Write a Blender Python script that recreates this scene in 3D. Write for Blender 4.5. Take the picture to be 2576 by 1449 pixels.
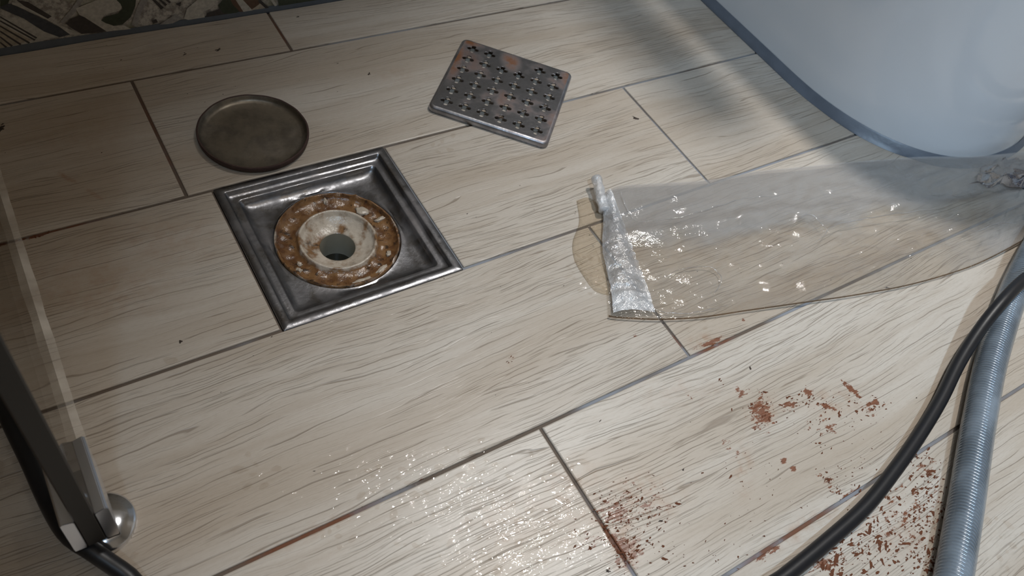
import bpy, bmesh, math, random
from mathutils import Vector, Matrix, noise as mnoise

# ------------------------------------------------------------------ scene basics
for o in list(bpy.data.objects):
    bpy.data.objects.remove(o, do_unlink=True)
SC = bpy.context.scene
COL = SC.collection
random.seed(11)
PI = math.pi

cam_d = bpy.data.cameras.new('camera')
cam = bpy.data.objects.new('camera', cam_d)
COL.objects.link(cam)
cam_d.sensor_fit = 'HORIZONTAL'
cam_d.sensor_width = 36.0
cam_d.lens = 36.0 * 2063.92 / 2576.0
cam_d.clip_start = 0.01
cam_d.clip_end = 50
cam.matrix_world = Matrix(((0.8412983, 0.3066183, -0.4451992, 0.0),
                           (-0.5058412, 0.7369732, -0.4483249, 0.0),
                           (0.1906352, 0.6023750, 0.7751145, 0.51687),
                           (0, 0, 0, 1)))
cam_d.dof.use_dof = True
cam_d.dof.focus_distance = 0.66
cam_d.dof.aperture_fstop = 13.0
SC.camera = cam

world = bpy.data.worlds.new('world')
SC.world = world
world.use_nodes = True
world.node_tree.nodes['Background'].inputs[0].default_value = (0.75, 0.85, 1.0, 1)
world.node_tree.nodes['Background'].inputs[1].default_value = 0.05

def spot(name, loc, aim, watts, col, size, blend, radius):
    d = bpy.data.lights.new(name, 'SPOT')
    d.energy = watts; d.color = col
    d.spot_size = math.radians(size); d.spot_blend = blend
    d.shadow_soft_size = radius
    o = bpy.data.objects.new(name, d); COL.objects.link(o)
    o.location = loc
    o.rotation_euler = (Vector(aim) - Vector(loc)).to_track_quat('-Z', 'Y').to_euler()
    return o
KEY = (1.09, 0.60, 2.385)
FILL = (-0.35, -1.00, 2.385)
spot('key_fill_beam', KEY, (0.85, -0.45, 0), 146, (1.0, 0.975, 0.94), 58.5, 0.50, 0.075)
spot('key_fill_beam', FILL, (0.95, -0.20, 0), 215, (0.55, 0.77, 1.0), 51, 1.0, 0.07)  # bluish fill added in place of daylight, source unseen

ld = bpy.data.lights.new('ambient_fill', 'AREA'); ld.shape = 'RECTANGLE'; ld.size = 1.6; ld.size_y = 1.2  # warm ambient fill added without a fixture, lifts the dark side
ld.energy = 3.0; ld.color = (1.0, 0.80, 0.58)
lo = bpy.data.objects.new('ambient_fill', ld); COL.objects.link(lo); lo.location = (0.2, -0.3, 2.38)

SC.view_settings.view_transform = 'Standard'
SC.view_settings.look = 'None'
SC.view_settings.gamma = 1.0
SC.view_settings.use_curve_mapping = False
SC.view_settings.exposure = 0.09

# ------------------------------------------------------------------ node helpers
class NT:
    def __init__(s, name):
        s.m = bpy.data.materials.new(name); s.m.use_nodes = True
        s.t = s.m.node_tree; s.n = s.t.nodes; s.n.clear()
        s.out = s.n.new('ShaderNodeOutputMaterial')
    def new(s, typ, **kw):
        x = s.n.new(typ)
        for k, v in kw.items(): setattr(x, k, v)
        return x
    def put(s, sock, v):
        if v is None: return
        if isinstance(v, bpy.types.NodeSocket): s.t.links.new(v, sock)
        else: sock.default_value = v
    def math(s, op, a, b=None, c=None, clamp=False):
        x = s.new('ShaderNodeMath', operation=op); x.use_clamp = clamp
        s.put(x.inputs[0], a)
        if b is not None: s.put(x.inputs[1], b)
        if c is not None: s.put(x.inputs[2], c)
        return x.outputs[0]
    def vmath(s, op, a, b=None):
        x = s.new('ShaderNodeVectorMath', operation=op)
        s.put(x.inputs[0], a)
        if b is not None: s.put(x.inputs[1], b)
        return x.outputs['Value'] if op in ('LENGTH', 'DOT_PRODUCT') else x.outputs[0]
    def noise(s, vec, scale=1.0, detail=2.0, rough=0.5, dist=0.0):
        x = s.new('ShaderNodeTexNoise'); s.put(x.inputs['Vector'], vec)
        x.inputs['Scale'].default_value = scale; x.inputs['Detail'].default_value = detail
        x.inputs['Roughness'].default_value = rough; x.inputs['Distortion'].default_value = dist
        return x.outputs['Fac']
    def ramp(s, v, a, b, c=0.0, d=1.0, smooth=True):
        x = s.new('ShaderNodeMapRange'); x.clamp = True
        if smooth: x.interpolation_type = 'SMOOTHSTEP'
        s.put(x.inputs[0], v)
        for i, q in zip((1, 2, 3, 4), (a, b, c, d)): x.inputs[i].default_value = q
        return x.outputs[0]
    def mix(s, f, a, b):
        x = s.new('ShaderNodeMix', data_type='RGBA')
        s.put(x.inputs[0], f)
        s.put(x.inputs[6], a if isinstance(a, bpy.types.NodeSocket) else (*a, 1))
        s.put(x.inputs[7], b if isinstance(b, bpy.types.NodeSocket) else (*b, 1))
        return x.outputs[2]
    def xyz(s, x=0.0, y=0.0, z=0.0):
        c = s.new('ShaderNodeCombineXYZ')
        for i, v in enumerate((x, y, z)): s.put(c.inputs[i], v)
        return c.outputs[0]
    def sep(s, v):
        c = s.new('ShaderNodeSeparateXYZ'); s.put(c.inputs[0], v); return c.outputs
    def bump(s, h, strength=0.5, dist=0.001, normal=None):
        b = s.new('ShaderNodeBump'); b.inputs['Strength'].default_value = strength
        b.inputs['Distance'].default_value = dist; s.put(b.inputs['Height'], h)
        if normal is not None: s.put(b.inputs['Normal'], normal)
        return b.outputs[0]
    def pos(s): return s.new('ShaderNodeNewGeometry').outputs['Position']
    def obj(s): return s.new('ShaderNodeTexCoord').outputs['Object']
    def uv(s): return s.new('ShaderNodeTexCoord').outputs['UV']
    def blob(s, p, cx, cy, rx, ry, ang=0.0, soft=0.5):
        """1 inside a ground ellipse, falling to 0 at its rim"""
        mp = s.new('ShaderNodeMapping', vector_type='TEXTURE')
        s.put(mp.inputs[0], p)
        mp.inputs['Location'].default_value = (cx, cy, 0)
        mp.inputs['Rotation'].default_value = (0, 0, ang)
        mp.inputs['Scale'].default_value = (rx, ry, 1e3)
        return s.ramp(s.vmath('LENGTH', mp.outputs[0]), soft, 1.0, 1.0, 0.0)
    def principled(s, **kw):
        b = s.new('ShaderNodeBsdfPrincipled')
        names = dict(color='Base Color', rough='Roughness', metal='Metallic', normal='Normal', coat='Coat Weight',
                     coat_rough='Coat Roughness', coat_normal='Coat Normal', trans='Transmission Weight', ior='IOR',
                     alpha='Alpha', spec='Specular IOR Level', emit='Emission Color', emit_s='Emission Strength',
                     sss='Subsurface Weight')
        for k, v in kw.items():
            sk = b.inputs[names[k]]
            if isinstance(v, tuple) and len(v) == 3 and sk.type == 'RGBA': v = (*v, 1)
            s.put(sk, v)
        return b.outputs[0]
    def done(s, sh):
        s.t.links.new(sh, s.out.inputs[0]); return s.m

def plain(name, color, rough=0.5, metal=0.0, var=0.12, scale=40, bump=0.0, coat=0.0):
    t = NT(name); p = t.obj()
    n = t.noise(p, scale, 4)
    dk = tuple(c * (1 - var) for c in color); lt = tuple(min(1, c * (1 + var)) for c in color)
    nm = t.bump(t.noise(p, scale * 4, 2), bump, 0.001) if bump else None
    return t.done(t.principled(color=t.mix(n, dk, lt), rough=rough, metal=metal, normal=nm, coat=coat))

# ------------------------------------------------------------------ object helpers
def link(name, me, mats, parent=None, smooth=True):
    o = bpy.data.objects.new(name, me); COL.objects.link(o)
    for m in (mats if isinstance(mats, (list, tuple)) else [mats]): me.materials.append(m)
    if smooth:
        me.polygons.foreach_set('use_smooth', [True] * len(me.polygons))
    if parent: o.parent = parent
    return o
def from_bm(name, bm, mats, parent=None, smooth=True, sharp=None):
    me = bpy.data.meshes.new(name)
    bmesh.ops.recalc_face_normals(bm, faces=bm.faces)
    if sharp is not None:
        for e in bm.edges:
            if len(e.link_faces) == 2 and e.calc_face_angle(0) > math.radians(sharp): e.smooth = False
    bm.to_mesh(me); bm.free()
    return link(name, me, mats, parent, smooth)
def tag(o, label=None, cat=None, group=None, kind=None):
    if label: o['label'] = label
    if cat: o['category'] = cat
    if group: o['group'] = group
    if kind: o['kind'] = kind
    return o
def empty(name, loc, label, cat, group=None, rz=0.0):
    o = bpy.data.objects.new(name, None); COL.objects.link(o)
    o.location = loc; o.rotation_euler = (0, 0, rz); o.empty_display_size = 0.02
    return tag(o, label, cat, group)
def loft(bm, loops, closed=True, cap0=False, cap1=False):
    """bridge equal-length vertex loops"""
    rows = [[bm.verts.new(p) for p in lp] for lp in loops]
    n = len(rows[0])
    for a, b in zip(rows, rows[1:]):
        for i in range(n if closed else n - 1):
            j = (i + 1) % n
            bm.faces.new((a[i], a[j], b[j], b[i]))
    if cap0: bm.faces.new(list(reversed(rows[0])))
    if cap1: bm.faces.new(rows[-1])
    return rows
def rsquare(h, r, z, n=6, hy=None):
    """rounded rectangle loop, half sizes h and hy"""
    hy = h if hy is None else hy
    r = max(min(r, h, hy), 1e-5); pts = []
    for k, (sx, sy) in enumerate(((1, 1), (-1, 1), (-1, -1), (1, -1))):
        for i in range(n + 1):
            a = k * PI / 2 + i / n * PI / 2
            pts.append((sx * (h - r) + r * math.cos(a), sy * (hy - r) + r * math.sin(a), z))
    return pts
def circle(r, z, n=64, cx=0.0, cy=0.0):
    return [(cx + r * math.cos(2 * PI * i / n), cy + r * math.sin(2 * PI * i / n), z) for i in range(n)]
def lathe(name, prof, mats, parent=None, n=64, sharp=35, wob=None):
    bm = bmesh.new()
    loops = []
    for r, z in prof:
        lp = circle(max(r, 1e-5), z, n)
        if wob: lp = [wob(p, r) for p in lp]
        loops.append(lp)
    loft(bm, loops)
    bmesh.ops.remove_doubles(bm, verts=bm.verts, dist=2e-6)
    return from_bm(name, bm, mats, parent, True, sharp)
def box(bm, x0, x1, y0, y1, z0, z1, bev=0.0, seg=2):
    r = bmesh.ops.create_cube(bm, size=1.0)
    vs = r['verts']
    for v in vs:
        v.co = Vector(((x0 + x1) / 2 + v.co.x * (x1 - x0), (y0 + y1) / 2 + v.co.y * (y1 - y0), (z0 + z1) / 2 + v.co.z * (z1 - z0)))
    if bev:
        es = {e for v in vs for e in v.link_edges}
        bmesh.ops.bevel(bm, geom=list(es), offset=bev, segments=seg, affect='EDGES', profile=0.5)
def spline(pts, n):
    """Catmull-Rom resample to n points, even in arc length"""
    P = [Vector(p) for p in pts]
    P = [P[0] * 2 - P[1]] + P + [P[-1] * 2 - P[-2]]
    d = []
    for i in range(1, len(P) - 2):
        a, b, c, e = P[i - 1:i + 3]
        for k in range(24):
            t = k / 24
            d.append(0.5 * ((2 * b) + (c - a) * t + (2 * a - 5 * b + 4 * c - e) * t * t + (3 * b - a - 3 * c + e) * t ** 3))
    d.append(P[-2])
    L = [0.0]
    for a, b in zip(d, d[1:]): L.append(L[-1] + (b - a).length)
    out = []; j = 0
    for i in range(n):
        s = L[-1] * i / (n - 1)
        while j < len(L) - 2 and L[j + 1] < s: j += 1
        f = (s - L[j]) / max(1e-9, L[j + 1] - L[j])
        out.append(d[j].lerp(d[j + 1], min(1, f)))
    return out
def frames(path):
    fr = []; up = Vector((0, 0, 1))
    for i, p in enumerate(path):
        t = (path[min(i + 1, len(path) - 1)] - path[max(i - 1, 0)]).normalized()
        s = t.cross(up).normalized(); u = s.cross(t).normalized()
        fr.append((p, t, s, u))
    return fr
def tube(bm, path, r, n=12, caps=True):
    loops = []
    for i, (p, t, s, u) in enumerate(frames(path)):
        rr = r(i) if callable(r) else r
        loops.append([p + s * (rr * math.cos(2 * PI * k / n)) + u * (rr * math.sin(2 * PI * k / n)) for k in range(n)])
    loft(bm, loops, True, caps, caps)

# ------------------------------------------------------------------ materials
def wood_tile_material():
    t = NT('wood_look_tile')
    rnd = t.new('ShaderNodeObjectInfo').outputs['Random']
    off = t.xyz(t.math('MULTIPLY', rnd, 37.0), t.math('MULTIPLY', rnd, 91.0), 0.0)
    p0 = t.vmath('ADD', t.obj(), off)
    wp = t.pos()
    warp = t.math('MULTIPLY_ADD', t.noise(t.vmath('MULTIPLY', p0, (3.2, 9.0, 1.0)), 1, 2), 0.040, -0.020)
    warp2 = t.math('MULTIPLY_ADD', t.noise(t.vmath('MULTIPLY', p0, (26.0, 45.0, 1.0)), 1, 2), 0.004, -0.002)
    s = t.sep(p0)
    y = t.math('ADD', s[1], t.math('ADD', warp, warp2))
    def streak(sx, sy, det=2.0, rough=0.5):
        return t.noise(t.xyz(t.math('MULTIPLY', s[0], sx), t.math('MULTIPLY', y, sy), 0.0), 1.0, det, rough)
    zone = t.ramp(t.noise(t.vmath('MULTIPLY', p0, (3.0, 19.0, 1.0)), 1, 2), 0.38, 0.62, 0.15, 1.0)
    def lines(freq, wob, wx, wy, w, bx, by, lo, hi):
        """thin dashes: wavering parallel lines of even width, broken up by a stretched noise"""
        ph = t.math('MULTIPLY_ADD', streak(wx, wy, 2.0), wob, t.math('MULTIPLY', y, freq))
        d = t.math('MULTIPLY', t.math('ABSOLUTE', t.math('SUBTRACT', t.math('FRACT', ph), 0.5)), 2.0)
        return t.math('MULTIPLY', t.ramp(d, w * 0.3, w, 1.0, 0.0), t.ramp(streak(bx, by, 1.0), lo, hi))
    g1 = t.math('MULTIPLY', lines(255, 3.0, 5, 60, 0.17, 26, 190, 0.42, 0.60), zone)
    g2 = t.math('MULTIPLY', lines(170, 4.5, 4, 38, 0.12, 15, 130, 0.47, 0.60), 0.9)
    g3 = t.math('MULTIPLY', lines(410, 4.0, 9, 90, 0.24, 34, 260, 0.46, 0.64), t.math('MULTIPLY', zone, 0.65))
    groove = t.math('MAXIMUM', t.math('MAXIMUM', g1, g2), g3)
    broad = streak(2.6, 17, 3.0)
    col = t.mix(t.ramp(broad, 0.36, 0.66), (0.580, 0.520, 0.450), (0.475, 0.400, 0.322))
    col = t.mix(t.math('MULTIPLY', t.ramp(streak(9, 150, 3.0), 0.42, 0.75), 0.30), col, (0.36, 0.28, 0.205))
    fine = t.noise(t.vmath('MULTIPLY', p0, (190.0, 900.0, 1.0)), 1, 2)
    col = t.mix(t.math('MULTIPLY', t.ramp(fine, 0.45, 0.7), 0.12), col, (0.30, 0.22, 0.15))
    col = t.mix(t.math('MULTIPLY', groove, 0.58), col, (0.165, 0.115, 0.075))
    # rusty water that has dried on the tiles
    tint = None
    for a in [(0.0192, 0.533, 0.015, 0.0035, -1.028, 0.6), (0.0327, 0.5094, 0.0156, 0.003, -1.111, 0.6), (0.2409, 0.1239, 0.0526, 0.0422, 0.737, 0.3), (0.2893, 0.1032, 0.0455, 0.0307, 2.85, 0.42), (0.256, 0.082, 0.0296, 0.0193, 0.823, 0.75), (0.3719, 0.0865, 0.0349, 0.0123, 0.805, 0.45), (0.4216, 0.1182, 0.0241, 0.0176, -2.878, 0.55), (0.4841, 0.0972, 0.0479, 0.0176, 2.772, 0.42), (0.4447, -0.0007, 0.0548, 0.0362, 3.093, 0.25), (0.4204, 0.1877, 0.0253, 0.0114, 2.806, 0.6), (0.2618, 0.2394, 0.0093, 0.0068, 0.877, 0.55), (0.0769, 0.1825, 0.06, 0.008, 0.006, 0.35), (0.381, 0.0311, 0.0717, 0.009, 0.004, 0.5), (0.2001, 0.1316, 0.0555, 0.0319, 2.718, 0.22), (0.0135, 0.4186, 0.0766, 0.0447, 2.676, 0.3), (0.072, 0.4442, 0.0645, 0.0349, 2.735, 0.28), (0.041, 0.5817, 0.0738, 0.0504, 2.741, 0.16), (0.364, 0.1603, 0.0747, 0.0239, 2.74, 0.18), (0.326, 0.5681, 0.0239, 0.0173, 3.034, 0.25)]:
        b = t.blob(wp, *a[:5], soft=0.15)
        b = t.math('MULTIPLY', b, a[5])
        tint = b if tint is None else t.math('MAXIMUM', tint, b)
    mott = t.ramp(t.noise(wp, 95.0, 4.0, 0.65), 0.36, 0.72)
    tint = t.math('MULTIPLY', tint, mott)
    col = t.mix(tint, col, (0.34, 0.165, 0.075))
    # rust lying in ragged grains, thickest where the water dried
    rb = None
    for a in [(0.5068, 0.0981, 0.0167, 0.0055, -1.423, 1.1), (0.4176, 0.1162, 0.0274, 0.0159, 0.663, 0.95), (0.4445, 0.1115, 0.0142, 0.0069, 2.823, 0.85), (0.4689, 0.1143, 0.0117, 0.0081, 3.14, 0.85), (0.4735, 0.0973, 0.0142, 0.005, -0.798, 0.95), (0.5125, 0.0801, 0.0203, 0.013, 3.109, 0.7), (0.4166, 0.1381, 0.0142, 0.0083, 2.888, 0.7), (0.4086, 0.0688, 0.0057, 0.0041, -3.116, 1.1), (0.4066, 0.0776, 0.0065, 0.0047, -3.123, 0.8), (0.4601, 0.0829, 0.0331, 0.0194, 2.925, 0.42), (0.4264, 0.0488, 0.0163, 0.008, -1.42, 0.62), (0.2641, 0.1028, 0.0238, 0.0202, 0.357, 0.75), (0.2831, 0.0998, 0.0452, 0.0304, 2.837, 0.45), (0.2513, 0.085, 0.0242, 0.007, -1.571, 1.05), (0.256, 0.0774, 0.0222, 0.0186, 0.454, 0.85), (0.2377, 0.0943, 0.0199, 0.0156, 2.923, 0.42), (0.4223, 0.1862, 0.0275, 0.0045, -0.038, 0.9), (0.3456, 0.0297, 0.0306, 0.005, -0.028, 0.8), (0.4375, 0.033, 0.0199, 0.005, -0.07, 0.95), (0.43, 0.0324, 0.0056, 0.0035, 2.96, 1.1), (0.4668, -0.0017, 0.0725, 0.0483, -3.002, 0.42), (0.5108, 0.0193, 0.0253, 0.0165, -3.015, 0.5), (0.3797, 0.0034, 0.0312, 0.0135, 2.74, 0.6), (0.373, 0.1525, 0.0071, 0.0025, -1.227, 0.7), (0.375, 0.1021, 0.0194, 0.007, -1.361, 0.5), (0.465, 0.1919, 0.0041, 0.003, -3.031, 0.8), (0.3659, 0.2174, 0.005, 0.0036, 3.065, 0.6), (-0.017, 0.4805, 0.016, 0.004, -0.016, 0.8), (0.1242, 0.1828, 0.1073, 0.003, -3.136, 0.5)]:
        b = t.math('MULTIPLY', t.blob(wp, *a[:5], soft=0.0), a[5])
        rb = b if rb is None else t.math('MAXIMUM', rb, b)
    rw_ = t.vmath('ADD', wp, t.vmath('MULTIPLY', t.xyz(warp, warp2, 0.0), (0.0, 1.0, 0.0)))
    rn = t.math('ADD', t.noise(t.vmath('MULTIPLY', rw_, (120.0, 240.0, 1.0)), 1, 5, 0.72), t.math('MULTIPLY', groove, 0.05))
    rg = t.ramp(t.math('ADD', rn, t.math('MULTIPLY', rb, 0.30)), 0.655, 0.71)
    rg = t.math('MULTIPLY', rg, t.ramp(rb, 0.02, 0.15))
    rc = t.mix(t.noise(wp, 420.0, 3), (0.095, 0.022, 0.004), (0.25, 0.064, 0.014))
    col = t.mix(t.math('MULTIPLY', rg, 0.92), col, rc)
    # slightly raised tone per tile
    hsv = t.new('ShaderNodeHueSaturation')
    t.put(hsv.inputs['Value'], t.math('MULTIPLY_ADD', rnd, 0.10, 0.95)); t.put(hsv.inputs['Color'], col)
    # wet film
    wet = None
    for a in [(0.2016, 0.1186, 0.0922, 0.0483, 2.707, 1.0), (0.1376, 0.1843, 0.1148, 0.0401, 2.685, 0.7), (0.0586, 0.2321, 0.0402, 0.024, 2.636, 0.5), (0.3823, 0.2979, 0.0686, 0.0388, 0.851, 0.8), (0.5092, -0.0501, 0.0555, 0.0343, 3.14, 0.8), (-0.0623, 0.2968, 0.0429, 0.0298, 1.61, 0.9), (0.04, 0.3329, 0.0184, 0.0127, 2.6, 0.8), (0.3539, 0.4582, 0.1028, 0.026, 2.821, 0.5), (0.5456, 0.2371, 0.2686, 0.0857, 2.805, 0.35)]:
        b = t.math('MULTIPLY', t.blob(wp, *a[:5], soft=0.2), a[5])
        wet = b if wet is None else t.math('MAXIMUM', wet, b)
    patch = t.ramp(t.noise(t.vmath('MULTIPLY', wp, (60.0, 105.0, 1.0)), 1, 3.0, 0.6), 0.44, 0.52)
    wetm = t.math('MULTIPLY', wet, patch)
    wv = t.math('ADD', t.noise(t.vmath('MULTIPLY', wp, (130.0, 225.0, 1.0)), 1, 2), t.math('MULTIPLY', groove, -0.25))
    cn = t.bump(wv, 0.7, 0.0019)
    nm = t.bump(t.math('MULTIPLY', groove, -1.0), 0.55, 0.0009)
    rough = 0.37
    return t.done(t.principled(color=hsv.outputs[0], rough=rough, normal=nm, coat=wetm, coat_rough=0.03, coat_normal=cn, spec=0.5))

def grout_material():
    t = NT('stained_grout'); p = t.pos()
    grout_tone = t.math('ADD', t.noise(p, 9.0, 3), t.ramp(t.sep(p)[0], 0.10, 0.40, 0.16, 0.0))  # noise, pushed browner towards low x
    col = t.mix(t.ramp(grout_tone, 0.42, 0.62), (0.25, 0.26, 0.285), (0.125, 0.092, 0.068))
    rust = None
    for a in [(0.0769, 0.1825, 0.06, 0.012, 0.006, 1.0), (0.4253, 0.1854, 0.0291, 0.01, -0.014, 1.0), (0.2512, 0.0898, 0.029, 0.012, -1.567, 1.0), (0.3707, 0.0321, 0.0614, 0.01, 0.022, 0.9), (0.0029, 0.4805, 0.0411, 0.008, -0.024, 0.8), (0.3969, 0.1991, 0.0092, 0.006, 1.484, 0.7), (0.2447, 0.6656, 0.0307, 0.006, -1.585, 0.6), (0.0963, 0.5579, 0.0734, 0.008, -1.58, 0.5)]:
        b = t.math('MULTIPLY', t.blob(p, *a[:5], soft=0.4), a[5])
        rust = b if rust is None else t.math('MAXIMUM', rust, b)
    col = t.mix(t.math('MULTIPLY', rust, t.ramp(t.noise(p, 60, 3), 0.25, 0.55)), col, (0.16, 0.055, 0.022))
    return t.done(t.principled(color=col, rough=0.75, normal=t.bump(t.noise(p, 600, 2), 0.4, 0.0006)))

def steel_material(name, rust=0.5, base=(0.40, 0.40, 0.41), rough=0.26, smear=0.5, brown=(0.10, 0.062, 0.04), spots=()):
    t = NT(name); p = t.obj()
    n1 = t.noise(p, 55, 5, 0.6); n2 = t.noise(p, 22, 3, 0.6); n3 = t.noise(p, 260, 3, 0.6)
    col = t.mix(t.ramp(n1, 0.35, 0.7), base, tuple(c * 0.55 for c in base))
    rm = t.math('MULTIPLY', t.ramp(n2, 0.50, 0.68), rust)
    for a in spots:
        rm = t.math('MAXIMUM', rm, t.math('MULTIPLY', t.blob(p, *a[:5], soft=0.1), t.ramp(n1, 0.3, 0.55, 0.35, 1.0)))
    col = t.mix(rm, col, brown)
    r = t.math('ADD', t.math('MULTIPLY_ADD', t.ramp(n1, 0.3, 0.7), smear * 0.3, rough), t.math('MULTIPLY', rm, 0.35))
    return t.done(t.principled(color=col, metal=t.math('MULTIPLY_ADD', rm, -0.75, 1.0), rough=r, normal=t.bump(n3, 0.25, 0.0006)))

M = {}
M['tile'] = wood_tile_material()
M['grout'] = grout_material()
M['drain_steel'] = steel_material('wet_dark_steel', 0.50, (0.30, 0.30, 0.315), 0.23, 0.8, (0.10, 0.075, 0.062))
M['grate_steel'] = steel_material('worn_steel', 0.55, (0.34, 0.34, 0.36), 0.27, 0.45, (0.20, 0.080, 0.030),
                                  [(0.060, 0.052, 0.018, 0.036, 0.0), (-0.004, 0.045, 0.014, 0.022, 0.4), (-0.055, 0.02, 0.010, 0.05, 0.1), (-0.05, 0.055, 0.02, 0.012, 0)])
M['grate_rim'] = steel_material('grate_rim_steel', 0.35, (0.46, 0.46, 0.49), 0.34, 0.2, (0.16, 0.075, 0.035))
M['lid_steel'] = steel_material('dull_lid_steel', 0.25, (0.30, 0.265, 0.215), 0.42, 0.3, (0.075, 0.05, 0.036))
M['rust_rim'] = plain('rusty_rim', (0.055, 0.028, 0.022), 0.7, 0.0, 0.4, 120, 0.3)
M['chrome'] = plain('chrome', (0.78, 0.80, 0.84), 0.13, 1.0, 0.05, 60)
M['chrome_dull'] = plain('dull_chrome', (0.80, 0.82, 0.87), 0.24, 1.0, 0.08, 90)
M['ceramic'] = plain('white_ceramic', (0.78, 0.80, 0.83), 0.12, 0.0, 0.015, 6, 0.0, 0.4)
M['seat'] = plain('white_seat', (0.80, 0.81, 0.83), 0.25, 0.0, 0.01, 6)
M['silicone'] = plain('grey_silicone', (0.15, 0.17, 0.205), 0.40, 0.0, 0.25, 60, 0.15)
M['silicone_dark'] = plain('dark_grey_silicone', (0.06, 0.072, 0.09), 0.45, 0.0, 0.3, 60, 0.15)
M['wall'] = plain('pale_wall_tile', (0.62, 0.60, 0.57), 0.3, 0.0, 0.03, 8)
M['ceiling'] = plain('white_ceiling', (0.82, 0.82, 0.82), 0.8, 0.0, 0.02, 8)
M['black'] = plain('black_rubber', (0.008, 0.008, 0.010), 0.42, 0.0, 0.25, 80, 0.05)
M['flake'] = plain('rust_flake', (0.125, 0.036, 0.010), 0.8, 0.0, 0.45, 300, 0.3)
M['dirt'] = plain('dark_dirt', (0.05, 0.035, 0.026), 0.8, 0.0, 0.4, 300, 0.2)

def trap_material():
    t = NT('stained_trap_plastic'); p = t.obj()
    r = t.vmath('LENGTH', t.vmath('MULTIPLY', p, (1, 1, 0)))
    z = t.sep(p)[2]
    n = t.noise(p, 75, 5, 0.65); n2 = t.noise(p, 190, 4, 0.6); n3 = t.noise(p, 38, 3, 0.6)
    trough = t.math('MULTIPLY', t.ramp(r, 0.0305, 0.036), t.ramp(r, 0.0485, 0.051, 1.0, 0.55))
    dirt = t.math('ADD', t.math('MULTIPLY', trough, 0.50), t.math('MULTIPLY_ADD', n, 1.5, -0.42))
    dirt = t.math('ADD', dirt, t.ramp(n3, 0.5, 0.7, 0.0, 0.25), clamp=True)
    white = t.mix(n2, (0.66, 0.58, 0.48), (0.50, 0.42, 0.33))
    brown = t.mix(t.ramp(n, 0.35, 0.65), (0.105, 0.040, 0.013), (0.24, 0.125, 0.050))
    brown = t.mix(t.ramp(n2, 0.55, 0.66), brown, (0.05, 0.025, 0.012))
    col = t.mix(t.ramp(dirt, 0.22, 0.72), white, brown)
    return t.done(t.principled(color=col, rough=0.30, coat=0.22, coat_rough=0.08, coat_normal=t.bump(n2, 0.5, 0.002), normal=t.bump(t.math('ADD', n, n2), 0.28, 0.0022)))
M['trap'] = trap_material()
def pipe_material():
    t = NT('pipe_grey'); p = t.obj()
    return t.done(t.principled(color=t.mix(t.noise(p, 60, 3), (0.52, 0.49, 0.40), (0.36, 0.33, 0.26)), rough=0.35))
M['pipe'] = pipe_material()
M['pipe_water'] = plain('standing_water', (0.035, 0.032, 0.022), 0.05, 0.0, 0.2, 60)

def glass_material():
    t = NT('smoked_glass')
    tr = t.new('ShaderNodeBsdfTransparent'); tr.inputs[0].default_value = (0.77, 0.755, 0.72, 1)
    gl = t.new('ShaderNodeBsdfGlossy'); gl.inputs['Roughness'].default_value = 0.02
    fr = t.new('ShaderNodeFresnel'); fr.inputs[0].default_value = 1.5
    mx = t.new('ShaderNodeMixShader')
    t.put(mx.inputs[0], t.math('MINIMUM', fr.outputs[0], 0.8)); gl.inputs[0].default_value = (0.56, 0.54, 0.51, 1); t.put(mx.inputs[1], tr.outputs[0]); t.put(mx.inputs[2], gl.outputs[0])
    return t.done(mx.outputs[0])
M['glass'] = glass_material()
M['glass_edge'] = plain('dark_glass_edge', (0.009, 0.0075, 0.006), 0.5, 0.0, 0.15, 8)

def film_material(name, milk, milk_col=(0.72, 0.72, 0.72), tint=(0.975, 0.965, 0.95), bump=0.6, scale=120, veil=0.0, rough=0.08, gloss=0.0):
    """thin clear plastic: see-through, glossy, a little milky"""
    t = NT(name); p = t.obj(); uv = t.sep(t.uv())
    n = t.noise(p, scale, 4, 0.6); n2 = t.noise(t.vmath('MULTIPLY', p, (18, 30, 18)), 1, 3)
    bmp = t.bump(t.math('ADD', n, t.math('MULTIPLY', n2, 1.5)), bump, 0.007)
    tr = t.new('ShaderNodeBsdfTransparent'); tr.inputs[0].default_value = (*tint, 1)
    df = t.new('ShaderNodeBsdfDiffuse'); df.inputs[0].default_value = (*milk_col, 1); t.put(df.inputs['Normal'], bmp)
    gl = t.new('ShaderNodeBsdfGlossy'); gl.inputs['Roughness'].default_value = rough; t.put(gl.inputs['Normal'], bmp)
    fr = t.new('ShaderNodeFresnel'); fr.inputs[0].default_value = 1.5; t.put(fr.inputs['Normal'], bmp)
    f = t.math('MULTIPLY', t.ramp(n2, 0.35, 0.7, 0.4, 1.3), milk)
    if veil:
        top = t.ramp(t.math('ADD', uv[1], t.math('MULTIPLY_ADD', n2, 0.35, -0.17)), 0.50, 0.66)
        end = t.ramp(t.math('ADD', uv[0], t.math('MULTIPLY_ADD', n2, 0.3, -0.15)), 0.66, 1.0)
        f = t.math('ADD', f, t.math('MULTIPLY', t.math('MAXIMUM', top, end), veil), clamp=True)
    m1 = t.new('ShaderNodeMixShader'); t.put(m1.inputs[0], f); t.put(m1.inputs[1], tr.outputs[0]); t.put(m1.inputs[2], df.outputs[0])
    m2 = t.new('ShaderNodeMixShader'); t.put(m2.inputs[0], t.math('MINIMUM', t.math('ADD', fr.outputs[0], gloss), 0.5)); t.put(m2.inputs[1], m1.outputs[0]); t.put(m2.inputs[2], gl.outputs[0])
    return t.done(m2.outputs[0])
M['film'] = film_material('clear_bag_film', 0.05, (0.54, 0.525, 0.51), veil=0.26, gloss=0.03, bump=0.22)
M['film_fold'] = film_material('folded_bag_film', 0.66, (0.95, 0.96, 0.98), bump=0.5, scale=160, rough=0.16, gloss=0.16)
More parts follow.
